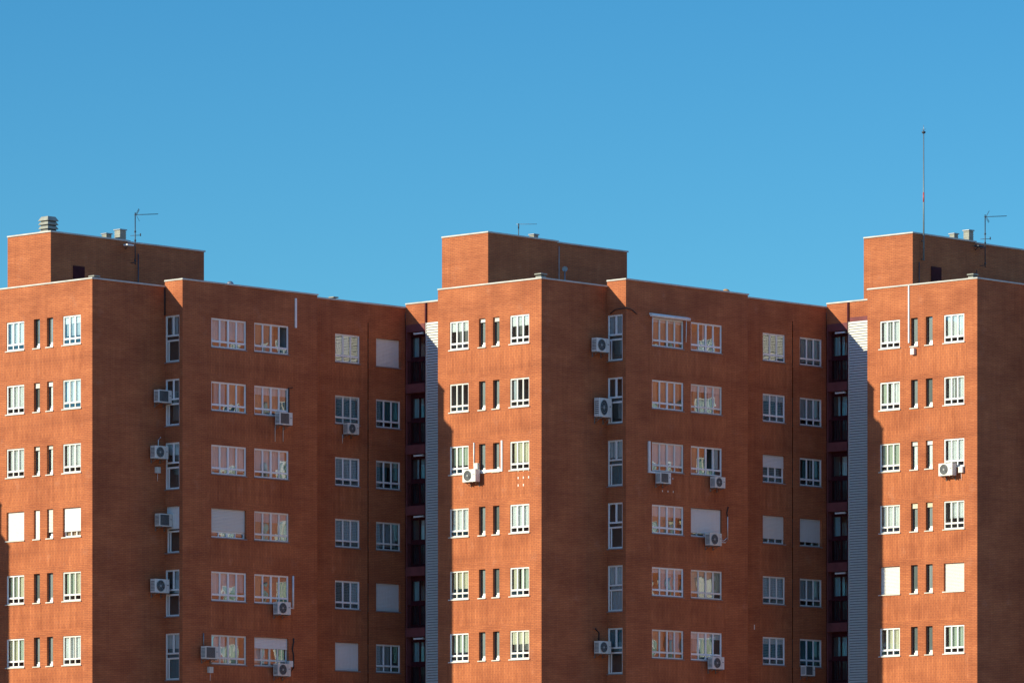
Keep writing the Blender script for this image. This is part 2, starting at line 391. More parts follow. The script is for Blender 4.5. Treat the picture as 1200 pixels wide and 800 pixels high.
g = lambda *c, **k: dict(c=list(c), **k)
Wf = ('white', 0, 1, .02); Wu = ('white', 0, 1, .26)
D_ = {}
def rowspec(rows): return rows
BLOCKS = {
'left': dict(
  lit1=[g(('white',.12,.98,.24)), g(('white',.1,1,.2)), g(('white',.14,1,.22)), g(r=.985), g(('green',.1,.48,.2),('cream',.5,.98,.22)), g(('cream',.08,.6,.2),('green',.62,1,.2))],
  sl1=[g(('dim',.4,1,0)), g(('dim',.3,1,0), r=.15), g(('white',.5,1,0), r=.10), g(('white',.3,1,0), r=.97, hop=0), g(('dim',.2,1,0)), g(('grey',.5,1,0))],
  sl2=[g(('grey',.3,1,.1)), g(('white',.5,.95,.6), r=.13), g(('white',.45,1,0), r=.09), g(('dim',.2,1,0), r=.76), g(('grey',.1,1,0)), g(('grey',.4,1,.1))],
  lit2=[g(('grey',.1,.9,.3), b=.28), g(('white',.08,.98,.2)), g(('white',.12,.98,.24)), g(('peach',0,1,0), r=.78), g(('green',.1,.55,.2),('cream',.58,1,.2)), g(('white',.06,.5,.22),('white',.55,1,.2))],
  tall=[g(('grey',.3,.8,.55)), g(('dim',.4,.9,.1)), g(b=.27), g(r=.47), g(('grey',.5,.95,.5)), g(('teal',.1,1,.0), b=.33)],
  c1=[g(('white',.02,.46,.22),('white',.52,1,.3)), g(('grey',.1,.45,.2),('peach',.52,.9,.22)), g(('white',.02,1,.12)), g(('grey',0,1,.1), r=.74), g(('white',.02,.48,.2),('grey',.55,.98,.3)), g(('white',.05,.45,.1),('cream',.55,.85,.2))],
  c2=[g(('peach',.05,.6,.3), o=3), g(('peach',.0,1,.1), b=.3), g(('white',.05,.5,.26),('white',.55,.95,.26)), g(('peach',.05,.95,.05), b=.36, bm='grey'), g(('peach',.0,.3,.1),('dim',.35,1,.2)), g(('white',.1,.4,.1), r=.36)],
  d1=[g(('grey',.1,.6,.2)), g(('teal',.1,.9,.1), b=.12), g(('grey',.02,.98,.25)), g(('grey',.02,.98,.22)), g(('dim',.02,.66,.2),('grey',.7,.98,.2)), g(r=.985)],
  d2=[g(r=.985), g(('teal',.05,.95,.2)), g(('teal',.05,.5,.2), b=.22, bm='peach'), g(('grey',.0,.9,.1)), g(r=.985), g(('grey',.02,.6,.05))]),
'mid': dict(
  lit1=[g(('dim',.3,.9,.2), b=.36), g(('dim',.5,.6,.25)), g(('green',.1,.98,.3)), g(('white',.1,1,.16)), g(('cream',.08,.98,.36)), g(('green',.1,.98,.32))],
  sl1=[g(('grey',.5,1,.0), r=.10), g(('grey',.5,1,0)), g(('grey',.4,1,0)), g(('grey',.5,1,0)), g(('grey',.55,1,0)), g(('grey',.5,1,0))],
  sl2=[g(('dim',.4,1,.0), r=.12), g(('grey',.6,1,.1)), g(('grey',.5,1,0)), g(('dim',.4,1,0)), g(('dim',.2,1,0)), g(('grey',.6,1,0))],
  lit2=[g(('dim',.2,.7,.3), b=.38), g(('grey',.1,.3,.24)), g(('cream',.12,1,.26)), g(('white',.06,1,.2)), g(('cream',.1,.4,.2),('green',.48,1,.2)), g(('dim',.1,1,.3), b=.48, bm='cream')],
  tall=[g(('dim',.2,.8,.0), b=.46, bm='grey'), g(('dim',.3,.6,.5)), g(('teal',.15,1,0), b=.38), g(('dim',.5,.9,.5)), g(('grey',.1,1,.0), b=.40), g(('teal',.0,1,.5))],
  c1=[g(('peach',.05,.95,.25), b=.15), g(('peach',.05,.2,.25),('peach',.3,.95,.25)), g(('white',.02,.98,.26), b=.8), g(('peach',.05,.7,.05), b=.4), g(('grey',.3,.9,.2), b=.2), g(('peach',.05,.4,.3),('grey',.6,.95,.2))],
  c2=[g(('white',.42,.56,.0)), g(('peach',.1,.4,.2),('grey',.6,1,.2), b=.26), g(('peach',.05,.36,.26),('white',.72,.95,.26), o=2), g(r=.84), g(('cream',.02,.98,.25)), g(('grey',.1,.4,.3), b=.25)],
  d1=[g(('dim',.1,.5,.2)), g(('teal',.1,.9,.2), b=.25), g(('dim',.1,.9,.1), r=.42), g(r=.80), g(('grey',.02,.98,.2)), g(('teal',.1,.9,.2), b=.25)],
  d2=[g(('grey',.1,.98,.1)), g(('grey',.02,.98,.22)), g(('teal',.2,.4,.2),('grey',.5,.6,.1),('teal',.8,.95,.1)), g(r=.82), g(('grey',.02,.98,.25)), g(('teal',.02,.98,.1))]),
'right': dict(
  lit1=[g(('white',.1,.48,.22),('white',.52,.98,.22)), g(('green',.06,.4,.22),('white',.45,.98,.22)), g(('green',.08,.98,.16)), g(('white',.1,.98,.24)), g(r=.985), g(('white',.2,.4,.22),('cream',.42,.98,.22))],
  sl1=[g(('grey',.35,1,0)), g(('grey',.6,1,0)), g(('white',.3,1,0), r=.12), g(('grey',.5,1,0), r=.15, rm='rollery'), g(('dim',.2,1,0)), g(('dim',.5,1,0))],
  sl2=[g(('grey',.4,1,.0)), g(('dim',.2,1,.1)), g(('white',.5,1,.6), r=.12), g(('grey',.5,1,0), r=.14, rm='rollery'), g(('grey',.5,1,0)), g(('dim',.4,1,0))],
  lit2=[g(('white',.1,1,.2)), g(('white',.14,.5,.24),('white',.54,1,.24)), g(('white',.12,1,.18)), g(('white',.2,.95,.38)), g(r=.985), g(('green',.15,.98,.22))],
  tall=[g(('dim',.3,.8,.5))]*6, c1=[g(('grey',.05,.95,.25))]*6, c2=[g(('peach',.05,.95,.25))]*6, d1=[g(('grey',.05,.95,.25))]*6, d2=[g(('grey',.05,.95,.25))]*6),
}
BLOCKS['outer'] = BLOCKS['right']

def block(name, loc, label, cfg, drop=0., windows=True, sheet_gaps=True):
    B = empty(name, (loc[0], loc[1], 0), math.radians(46.5))
    tag(B, label, 'apartment block', 'brick apartment blocks standing in one row')
    dz = loc[2]
    S_ = BLOCKS[cfg]
    first = 2 if drop else 0                      # the lower block has two storeys fewer
    top = lambda z: z + dz - drop
    k_rows = range(ROWS)
    def zrow(z, k): return z + dz - PITCH*k
    shift = drop - first*PITCH if drop else 0
    rows = [k for k in range(first, ROWS)] if windows else []
    def ops(z, us, h, dep, room):
        return [(a, zrow(z, k), b, zrow(z, k)+h, dep, room) for k in rows for a, b in us]
    zb = FLOORZ
    def ups(z, a, b):
        return [(a, zrow(z, k)-1.22, b, zrow(z, k)-.12) for k in range(first-1, 9)]
    # ---- front wing: sunlit gable wall, flank wall
    w = MB(); cop = MB()
    lit_us = {'lit1': (.74, 1.92), 'sl1': (2.57, 2.97), 'sl2': (3.44, 3.84), 'lit2': (4.49, 5.67)}
    lo = ops(ZL, [lit_us['lit1'], lit_us['lit2']], 1.27, .20, .9) + ops(ZL, [lit_us['sl1'], lit_us['sl2']], 1.28, .22, .9)
    wall(w, (0, 6.42), LIT, 6.42, zb, top(ZAB), lo, [(.5, a[1], 5.9, a[3]) for a in ups(ZL, 0, 1) if a[3] < top(27.5)])
    parapet(w, (0, 6.42), LIT, 6.42, top(ZAB), cop, 0, .05)
    wall(w, (0, 0), SHD, 4.32, zb, top(ZAB), uoff=6.42)
    parapet(w, (.301, 0), SHD, 4.02, top(ZAB)-.001, cop)
    wall(w, (2.69, 6.42), (-1, 0), 2.69, zb, top(ZAB), uoff=3.)          # hidden return
    parapet(w, (2.69, 6.42), (-1, 0), 2.38, top(ZAB)-.001, cop)
    w.build('brick_wall', B, bevel=-1)
    # ---- middle wing
    w = MB()
    wall(w, (4.32, 0), LIT, 1.14, zb, top(ZCC), ops(ZT, [(.03, .93)], 2.06, .2, .75), uoff=1.7)
    parapet(w, (4.32, 0.), LIT, 1.14, top(ZCC), cop, .0, .05)
    co = ops(ZC, [(1.75, 3.89), (4.39, 6.53)], 1.29, .2, .9)
    wall(w, (4.32, -1.14), SHD, 8.33, zb, top(ZCC), co, [(1.5, a[1], 6.8, a[3]) for a in ups(ZC, 0, 1) if a[3] < top(27.5)], uoff=.6)
    parapet(w, (4.621, -1.14), SHD, 8.03, top(ZCC)-.001, cop, 0, .04)
    wall(w, (12.65, -1.14), (0, 1), .5, zb, top(ZCC))
    w.build('brick_wall', B, bevel=-1)
    # ---- rear wing, with a movement joint between its two window columns
    w = MB()
    do = ops(ZD, [(1.63, 3.21), (4.27, 5.85)], 1.28, .2, .9)
    wall(w, (12.65, -.64), SHD, 3.72, zb, top(ZDD), do[0::2], [(1.4, a[1], 3.4, a[3]) for a in ups(ZD, 0, 1) if a[3] < top(27.5)], uoff=2.)
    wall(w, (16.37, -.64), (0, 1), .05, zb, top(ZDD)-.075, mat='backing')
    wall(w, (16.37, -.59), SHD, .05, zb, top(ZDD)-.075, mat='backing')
    do2 = [(a-3.77, c, b-3.77, e, dd, rr) for a, c, b, e, dd, rr in do[1::2]]
    wall(w, (16.42, -.64), SHD, 2.40, zb, top(ZDD), do2, uoff=9.)
    parapet(w, (12.951, -.64), SHD, 5.86, top(ZDD)-.002, cop)
    wall(w, (18.82, -.64), (0, 1), 14.64, zb, top(ZDD), uoff=5.)          # end wall, mostly against the next block
    wall(w, (18.82, 14), (-1, 0), 16.12, zb, top(ZDD), uoff=5.)           # rear wall
    parapet(w, (18.82, 14), (-1, 0), 16.12, top(ZDD)-.001, cop)
    w.build('brick_wall', B, bevel=-1)
    # ---- re-entrant wall with the glazed galleries and the louvre screen
    w = MB(); gal = [(.06, zrow(24.46, k), 1.24, zrow(26.85, k), .45, .6) for k in range(first, ROWS+1)] if windows else []
    wall(w, (2.69, 11.12), LIT, 1.30, zb, top(27.20), gal, mat='maroonwall')
    wall(w, (2.69, 11.12), LIT, 4.70, top(27.20), top(ZLV), uoff=4.)
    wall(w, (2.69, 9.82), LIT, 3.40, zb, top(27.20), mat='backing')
    parapet(w, (2.69, 11.12), LIT, 4.70, top(ZLV), cop)
    w.build('brick_wall', B, bevel=-1)
    cop.build('coping', B, bevel=.008)
    w = MB(); w.box((2.62, 9.74, GROUND), (2.686, 9.83, top(ZLV)-.08+EYE), M['maroon']); w.build('downpipe', B)
    # louvre blades
    w = MB(); z = top(27.20)+EYE; y0, y1 = 9.70, 6.44; x = 2.69
    while z > .3:
        p = [(x-.055, y0, z), (x-.055, y1, z), (x-.105, y1, z-.090), (x-.105, y0, z-.090)]
        q = [(a-.0, b, c-.012) for a, b, c in p]
        w.quad(p, M['louvre']); w.quad(q[::-1], M['louvre']); w.quad([p[3], p[2], q[2], q[3]], M['louvre'])
        z -= .122
    for yy in (9.72, 6.434):
        w.box((x-.11, yy-.018, .2), (x-.004, yy+.004, top(27.2)+EYE), M['louvre'])
    w.build('louvre_screen', B, bevel=-1)
    # roofs
    w = MB()
    w.box((.25, .01, top(27.5)+EYE), (4.5, 6.40, top(27.8)+EYE), M['roof'])
    w.box((4.5, -.9, top(27.5)+EYE), (12.6, 6.40, top(27.8)+EYE), M['roof'])
    w.box((12.6, -.4, top(27.5)+EYE), (18.80, 6.40, top(27.79)+EYE), M['roof'])
    w.box((2.95, 6.40, top(27.5)+EYE), (18.80, 13.8, top(27.795)+EYE), M['roof'])
    roof = w.build('roof', B)
    # penthouse over the stair core
    w = MB(); cop = MB(); px, py = 3.28, 6.42; zt = top(31.18); zz = top(27.7)
    wall(w, (px, 9.36), LIT, 2.94, zz, zt, uoff=2.2)
    wall(w, (px, py), SHD, 4.63, zz, zt, uoff=7.)
    wall(w, (px+4.63, py+.06), SHD, 4.87, zz, zt-.04, uoff=3.)
    wall(w, (px+4.63, py), (0, 1), .06, zz, zt)
    wall(w, (12.78, py+.06), (0, 1), 2.88, zz, zt-.04)
    wall(w, (12.78, 9.36), (-1, 0), 9.5, zz, zt-.04)
    w.quad([(px+.1, py+.1, zt-.3+EYE), (12.7, py+.1, zt-.3+EYE), (12.7, 9.3, zt-.3+EYE), (px+.1, 9.3, zt-.3+EYE)], M['roof'])
    for P, d, ln, z in (((px, 9.36), LIT, 2.94, zt), ((px+.301, py), SHD, 4.34, zt-.001), ((px+4.645, py+.06), SHD, 4.87, zt-.04),
                        ((12.78, 9.06), (0, -1), 0.01, zt-.05)):
        if ln > .1: parapet(w, P, d, ln, z, cop, .0, .05)
    for P, d, ln in (((12.78, py+.37), (0, 1), 2.6), ((12.45, 9.36), (-1, 0), 8.85)): parapet(w, P, d, ln, zt-.04, cop)
    w.build('penthouse_wall', B, bevel=-1); cop.build('coping', B, bevel=.008)
    # windows
    for k in rows:
        kk = k
        for key, kind, P, rot, zz0 in (('lit1', 'lit', (0, 6.42-.74), RL, ZL), ('sl1', 'slit', (0, 6.42-2.57), RL, ZL), ('sl2', 'slit', (0, 6.42-3.44), RL, ZL),
                ('lit2', 'lit', (0, 6.42-4.49), RL, ZL), ('tall', 'tall', (4.32, -.03), RL, ZT),
                ('c1', 'c', (4.32+1.75, -1.14), RS, ZC), ('c2', 'c', (4.32+4.39, -1.14), RS, ZC),
                ('d1', 'd', (12.65+1.63, -.64), RS, ZD), ('d2', 'd', (12.65+4.27, -.64), RS, ZD)):
            window(B, (P[0], P[1], zrow(zz0, k)+EYE), rot, kind, S_[key][kk])
    # galleries: maroon frame, clear upper lights, dark lower panels, slab band
    for k in (list(range(first, ROWS+1)) if windows else []):
        z = zrow(24.46, k)+EYE; y0 = 11.12-.06
        def gal_mesh():
            mb = MB(); m = M['maroon']; h = 2.39; w_ = 1.18
            mb.box((0, .28, 0), (.05, .34, h), m); mb.box((w_-.05, .28, 0), (w_, .34, h), m)
            mb.box((.05, .28, h-.22), (w_-.05, .34, h), m)
            mb.box((.05, .27, 1.08), (w_-.05, .34, 1.26), m); mb.box((.05, .28, 0), (w_-.05, .34, .14), m)
            mb.box((w_*.48-.03, .275, 1.26), (w_*.48+.03, .34, h-.22), m)
            mb.box((w_*.48-.04, .285, .14), (w_*.48+.04, .34, 1.08), m)
            for i in range(9):      # balusters in front of the lower panels
                x = .06+i*.132; mb.box((x, .06, .0), (x+.018, .078, 1.02), m)
            mb.box((.0, .05, 1.02), (w_, .09, 1.07), m)
            return to_mesh(mb, 'gallery')
        ga = cached(('gal',), gal_mesh, 'gallery_window', B); ga.location = (2.69, y0, z); ga.rotation_euler = (0, 0, RL)
        def galp():
            mb = MB()
            for (a, b, c, d, m) in ((.05, 1.26, .536, 2.17, 'glass'), (.596, 1.26, 1.13, 2.17, 'glass'), (.05, .14, .526, 1.08, 'glassd'), (.606, .14, 1.13, 1.08, 'glassd')):
                mb.quad([(a, .31, b), (c, .31, b), (c, .31, d), (a, .31, d)], M[m])
            me = bpy.data.meshes.new('pane'); mb.bm.to_mesh(me); mb.bm.free()
            for m in mb.mats: me.materials.append(m)
            return me
        cached(('galp',), galp, 'pane', ga)
        st = (k + (3 if cfg == 'mid' else 0)) % 4
        mt = ('cyan', 'cyan', 'white', 'cyan')[st]; a, b = ((.1, .7), (.3, 1.1), (.55, 1.1), (.08, .5))[st]
        cached(('galc', st), lambda: curtain_mesh(a, b, 1.2, 2.15, .42, mt), 'curtain', ga)
        if k < ROWS and (k*7+len(cfg)) % 3 != 1:
            def aw():
                mb = MB(); mb.box((.45, .02, 2.27), (1.0, .12, 2.34), M['whitepipe']); mb.box((.43, .01, 2.26), (.45, .13, 2.35), M['whitepipe'])
                mb.box((1.0, .01, 2.26), (1.02, .13, 2.35), M['whitepipe']); return to_mesh(mb, 'awning')
            cached(('aw',), aw, 'awning_cassette', ga)
        w = MB(); w.box((2.65, 9.84, z-.42), (2.687, 11.10, z-.005), M['maroonwall']); w.build('slab_band', B)
    return B, dz, roof

A2 = Vector((1.307, 237.7, 0)); STEP = Vector((19.66, 3.6, .43))
def at(i): v = A2 + STEP*i; return (v.x, v.y, STEP.z*i)
b_mid, dz2, roof2 = block('apartment_block', at(0), 'middle brick apartment block, whose penthouse carries a small round white dish', 'mid')
b_left, dz1, roof1 = block('apartment_block', at(-1), 'leftmost brick apartment block, its penthouse topped by a big louvred chimney', 'left')
b_right, dz3, roof3 = block('apartment_block', at(1), 'rightmost brick apartment block with a very tall thin mast on its penthouse', 'right')
b_far, dz0, roof0 = block('apartment_block', at(-2), 'lower brick apartment block past the left edge, shading the next block', 'outer', drop=5.0, windows=False)

def local(B, x, y, z): return B.matrix_world @ Vector((x, y, z))
bpy.context.view_layer.update()
ROT = math.radians(46.5)
def place(B, dz, wallname, u, z, out=0.):
    """world position of a point on a wall: u along it, z above the eye, out in front of it"""
    ox, oy, ux, uy = {'lit': (0, 6.42, 0, -1), 'AB': (0, 0, 1, 0), 'BC': (4.32, 0, 0, -1), 'C': (4.32, -1.14, 1, 0), 'D': (12.65, -.64, 1, 0),
                      'PL': (3.28, 9.36, 0, -1), 'PS': (3.28, 6.42, 1, 0)}[wallname]
    inx, iny = -uy, ux
    p = local(B, ox+ux*u-inx*out, oy+uy*u-iny*out, z+dz+EYE)
    return p, ROT + (RL if ux == 0 else 0)

# ------------------------------------------------------------------ air conditioners
def ac_casing():
    mb = MB(); mb.box((0, -.30, 0), (.80, 0, .56), M['ac'])
    for i in range(7): mb.box((-.004, -.27, .09+i*.058), (.0, -.03, .115+i*.058), M['backing'])      # side louvres
    mb.box((.62, -.306, .05), (.625, -.30, .51), M['acring'])
    mb.box((.66, -.312, .30), (.75, -.30, .34), M['acring'])
    return to_mesh(mb, 'casing')
def ac_fan(style):
    mb = MB(); k = mb.slot(M['acdark']); r = .225; cx, cz = .31, .28
    ring = [mb.bm.verts.new((cx+r*math.cos(2*PI*i/28), -.303, cz+r*math.sin(2*PI*i/28))) for i in range(28)]
    mb.bm.faces.new(ring).material_index = k
    nr = 5 if style == 'a' else 3
    for j in range(nr):
        rr = r*(j+1)/nr; pts = [(cx+rr*math.cos(2*PI*i/28), -.311, cz+rr*math.sin(2*PI*i/28)) for i in range(29)]
        mb.tube(pts, .0045 if j < nr-1 else .012, M['acring'], 4, False)
    for i in range(8 if style == 'a' else 5):
        a = 2*PI*i/8; mb.tube([(cx, -.312, cz), (cx+r*math.cos(a), -.312, cz+r*math.sin(a))], .004, M['acring'], 4)
    mb.tube([(cx, -.320, cz), (cx, -.304, cz)], .05, M['acring'], 12)
    for i in range(3):       # blades
        a = 2*PI*i/3+.4; b = a+.7
        mb.quad([(cx+.05*math.cos(a), -.306, cz+.05*math.sin(a)), (cx+.19*math.cos(a), -.308, cz+.19*math.sin(a)), (cx+.19*math.cos(b), -.305, cz+.19*math.sin(b)), (cx+.05*math.cos(b), -.305, cz+.05*math.sin(b))], M['antenna'])
    return to_mesh(mb, 'fan')
def ac_square():
    mb = MB(); mb.box((.06, -.306, .05), (.58, -.301, .51), M['acdark'])
    for i in range(9): mb.box((.06, -.312, .07+i*.048), (.58, -.306, .078+i*.048), M['acring'])
    return to_mesh(mb, 'grille')
def ac_bracket():
    mb = MB()
    for x in (.12, .64):
        mb.box((x, -.34, -.045), (x+.04, .12, -.004), M['bracket']); mb.box((x, .085, -.2), (x+.04, .118, -.045), M['bracket'])
        mb.tube([(x+.02, -.2, -.04), (x+.02, .09, -.17)], .012, M['bracket'], 6)
    return to_mesh(mb, 'bracket')
def mesh_child(me, name, parent):
    o = bpy.data.objects.new(name, me); C.objects.link(o); o.parent = parent; return o
AC = dict(casing=ac_casing(), a=ac_fan('a'), b=ac_fan('b'), sq=ac_square(), br=ac_bracket())
def ac(B, dz, wn, u, z, label, style='a', pipes=(), box=None, s=1.0, out=.12):
    p, r = place(B, dz, wn, u, z, out)
    t = empty('air_conditioner', p, r); t.scale = (s, 1, s)
    tag(t, label, 'air conditioner', 'air conditioners hung on the brick walls')
    c = mesh_child(AC['casing'], 'casing', t); b = c.modifiers.new('bevel', 'BEVEL'); b.width = .012; b.segments = 2; b.limit_method = 'ANGLE'
    mesh_child(AC[style], 'fan_grille', t)
    mesh_child(AC['br'], 'bracket', t)
    for pts, rad, m in pipes:
        mb = MB(); mb.tube(pts, rad, M[m], 6); mb.build('pipe', t)
    if box:
        x, zz = box; mb = MB(); mb.box((x, -.02, zz), (x+.24, out-.005, zz+.27), M['ac']); mb.tube([(x+.12, .05, zz), (x+.12, .06, zz-.35)], .009, M['whitepipe'], 5)
        mb.build('junction_box', t)
    return t
yw = .09   # pipe distance behind the unit, on the wall
L1, Lm, L3 = (b_left, dz1), (b_mid, dz2), (b_right, dz3)
ac(*L1, 'AB', 3.55, 23.04, 'small air conditioner, highest of four beside the left block\'s tall windows', 'sq')
ac(*L1, 'AB', 3.34, 20.56, 'air conditioner with a white box below it, second down beside the left block\'s tall windows', 'a',
   [([(.55, yw, .56), (.56, yw, .85), (.70, yw, .98)], .022, 'whitepipe')], (.36, -.62), 1.)
ac(*L1, 'AB', 3.60, 17.58, 'air conditioner beside the half lowered shutter of a left block tall window', 'sq')
ac(*L1, 'AB', 3.34, 14.64, 'widest pale air conditioner, lowest of the four beside the left block\'s tall windows', 'a', (), None, 1.08)
ac(*L1, 'C', 5.56, 22.41, 'air conditioner with black hose and drip streaks, second row of the left block', 'sq',
   [([(.82, yw, .4), (.95, yw, .6), (.95, yw, 1.72), (1.18, yw, 1.75)], .028, 'black'), ([(.1, .1, 0), (.1, .1, -.75)], .012, 'patch'), ([(.6, .1, 0), (.6, .1, -.72)], .012, 'patch')])
ac(*L1, 'C', 5.45, 13.90, 'air conditioner with a white upright conduit on its right, lower middle of the left block', 'a',
   [([(.8, yw, .3), (1.33, yw, .34)], .03, 'whitepipe'), ([(1.33, yw, .30), (1.33, yw, 1.78)], .045, 'whitepipe')])
ac(*L1, 'C', 1.00, 11.75, 'air conditioner left of the left block\'s bottom row window, white box below', 'sq',
   [([(.25, yw, .5), (.25, yw, 1.15)], .022, 'zinc')], (.5, -.60))
ac(*L1, 'C', 5.45, 11.14, 'air conditioner with looping black hose and white box, lowest on the left block', 'a',
   [([(.82, yw, .2), (1.15, yw, .2), (1.36, yw, .42), (1.36, yw, 1.0), (1.28, yw, 1.25), (1.36, yw, 1.55), (1.36, yw, 1.74)], .03, 'black')], (.98, .44))
ac(*L1, 'D', 2.03, 22.33, 'air conditioner under a dark three pane window in the left block\'s corner wing', 'a',
   [([(.05, .1, 0), (.05, .1, -.45)], .012, 'patch')], None, .9)
ac(*Lm, 'lit', 1.95, 19.40, 'sunlit air conditioner joined to a white conduit on the middle block\'s end wall', 'a',
   [([(.34, yw, .72), (.34, yw, 1.78)], .032, 'whitepipe')], (.42, .58))
ac(*Lm, 'AB', 3.16, 25.20, 'air conditioner with a dark fan, highest on the middle block, beside the top tall window', 'a', (), None, 1.1)
ac(*Lm, 'AB', 3.33, 22.30, 'tallest boxy air conditioner, second row of the middle block', 'b', (), None, 1.0).scale = (1.05, 1, 1.5)
ac(*Lm, 'AB', 3.33, 11.70, 'air conditioner below a bent black hose, bottom row of the middle block', 'a',
   [([(.4, yw, .56), (.42, yw, .95), (.2, yw, 1.1), (.0, -.1, 1.12)], .03, 'black')])
ac(*Lm, 'C', 1.86, 19.42, 'air conditioner under the window framed by a white rail on the middle block', 'sq', (), None, .88)
ac(*Lm, 'C', 5.58, 19.44, 'air conditioner under the window with one black open pane on the middle block', 'a', (), None, .88)
ac(*Lm, 'C', 5.23, 16.80, 'air conditioner overlapping a nearly closed roller shutter, white bent pipe on its right', 'a',
   [([(.82, yw, .2), (1.5, yw, .2), (1.66, yw, .35), (1.66, yw, 1.4)], .022, 'whitepipe'), ([(.82, yw, .28), (1.4, yw, .28), (1.60, yw, .42)], .018, 'whitepipe'), ([(1.66, yw, 1.4), (1.6, yw, 1.55), (1.7, yw, 1.85)], .025, 'black')])
ac(*Lm, 'C', 5.41, 11.18, 'air conditioner under the bottom right window of the middle block\'s reddish shaded wall', 'a')
ac(*Lm, 'D', 4.19, 11.12, 'small plain air conditioner low in the deep corner wing of the middle block', 'sq', (), None, .85)
t = ac(*L3, 'lit', 4.52, 19.40, 'sunlit air conditioner under a window on the rightmost block', 'a', (), (.92, .12))
ac_ = None

# white rail framing a window, conduits, sills
def strip(B, dz, wn, pts, w, name, label=None, cat=None, m='whitepipe', d=.05):
    o, r = place(B, dz, wn, 0, 0, 0.)
    mb = MB()
    for (u0, z0, u1, z1) in pts: mb.box((u0, -d, z0), (u1, -.003, z1), M[m])
    ob = mb.build(name, None, o, r)
    if label: tag(ob, label, cat)
    return ob
strip(*L1, 'C', [(6.90, 26.87, 7.00, 28.20)], .1, 'cable_duct', 'short white upright duct beside the left block\'s top windows', 'cable duct')
strip(*Lm, 'lit', [(2.61, 19.80, 4.06, 19.92), (3.97, 19.92, 4.06, 21.18)], .1, 'cable_duct', 'white L-shaped duct round the narrow windows of the middle block', 'cable duct')
strip(*Lm, 'C', [(1.46, 19.88, 1.56, 21.30), (1.56, 19.88, 2.9, 19.96)], .1, 'cable_duct', 'white L-shaped duct left of a shaded window on the middle block', 'cable duct', d=.09)
strip(*L3, 'lit', [(2.44, 25.60, 2.505, 28.20)], .1, 'cable_duct', 'long white upright duct down the rightmost block from its coping', 'cable duct')
strip(*L3, 'lit', [(2.66, 25.04, 2.86, 25.33)], .1, 'junction_box', 'small white box on the sunlit wall of the rightmost block below the duct', 'junction box', 'ac', d=.16)
strip(*Lm, 'lit', [(5.0+.32*i-.03, z-.05, 5.0+.32*i+.03, z+.05) for i in range(3) for z in (19.78, 19.45, 19.12) if not (i == 2 and z < 19.3)], .1, 'filler_patches', 'pattern of pale filler dots under a sunlit window of the middle block', 'wall filler', 'patch', d=.006)
strip(*Lm, 'C', [(u-.025, z-.04, u+.025, z+.04) for u, z in ((3.15, 19.72), (2.45, 19.12), (2.82, 19.12), (3.18, 19.12))], .1, 'filler_patches', 'few pale filler dots below a shaded window of the middle block', 'wall filler', 'patch', d=.006)
strip(*Lm, 'D', [(1.0, 13.15, 1.06, 13.38)], .1, 'filler_patches', 'single pale filler mark low in the middle block\'s corner wing', 'wall filler', 'patch', d=.006)
strip(*L1, 'D', [(5.42, 25.5-2.81*5+.2, 5.9, 25.5-2.81*5+.22)], .1, 'cable', 'thin cable run in the left block\'s corner', 'cable', 'black', d=.02).hide_render = False
bpy.data.objects.remove(bpy.data.objects['cable'])
# awning over the top shaded window of the middle block
o, r = place(*Lm, 'C', 1.55, 26.93, 0)
aw = empty('awning', o, r); tag(aw, 'rolled up white awning above the top shaded window of the middle block', 'awning')
mb = MB(); mb.tube([(0, -.12, .05), (2.62, -.12, .05)], .075, M['whitepipe'], 10); mb.box((0, -.05, .07), (2.62, -.003, .15), M['whitepipe']); mb.build('cassette', aw)
mb = MB(); mb.tube([(.14, -.1, .02), (.14, -.08, -1.2)], .02, M['whitepipe'], 6); mb.build('arm', aw)
mb = MB(); mb.tube([(2.42, -.1, .02), (2.42, -.08, -1.0)], .02, M['whitepipe'], 6); mb.build('arm', aw)
# black hose looping over the tall window
o, r = place(*Lm, 'C', 0, 0, 0)
mb = MB(); mb.tube([(-.02, .95, 26.98), (-.05, .6, 27.14), (-.05, .1, 27.16), (.0, -.04, 27.17), (.35, -.04, 27.12), (.7, -.04, 26.95)], .02, M['black'], 6)
tag(mb.build('hose', None, o, r), 'black hose looping over the top tall window of the middle block', 'hose')

# ------------------------------------------------------------------ roof things
def bxobj(B, dz, x, y, z):
    return local(B, x, y, z+dz+EYE)
def big_vent(B, dz, x, y, z, label):
    t = empty('chimney', bxobj(B, dz, x, y, z), ROT); tag(t, label, 'chimney')
    mb = MB(); mb.box((-.33, -.33, 0), (.33, .33, .14), M['vent']); mb.box((-.25, -.25, .14), (.25, .25, .80), M['backing']); mb.build('shaft', t, bevel=.01)
    for i in range(3):
        mb = MB(); z0 = .18+i*.19; k = mb.slot(M['vent'])
        a, b = .33, .27
        lo = [mb.bm.verts.new((sx*a, sy*a, z0)) for sx, sy in ((-1,-1),(1,-1),(1,1),(-1,1))]
        hi = [mb.bm.verts.new((sx*b, sy*b, z0+.13)) for sx, sy in ((-1,-1),(1,-1),(1,1),(-1,1))]
        mb.bm.faces.new(lo); mb.bm.faces.new(hi)
        for j in range(4): mb.bm.faces.new((lo[j], lo[(j+1) % 4], hi[(j+1) % 4], hi[j]))
        mb.build('slab_ring', t, bevel=.006)
    mb = MB()
    lo = [mb.bm.verts.new((sx*.34, sy*.34, .74)) for sx, sy in ((-1,-1),(1,-1),(1,1),(-1,1))]
    hi = [mb.bm.verts.new((sx*.23, sy*.23, .94)) for sx, sy in ((-1,-1),(1,-1),(1,1),(-1,1))]
    mb.slot(M['vent']); mb.bm.faces.new(lo); mb.bm.faces.new(hi)
    for j in range(4): mb.bm.faces.new((lo[j], lo[(j+1) % 4], hi[(j+1) % 4], hi[j]))
    mb.build('cap', t, bevel=.008)
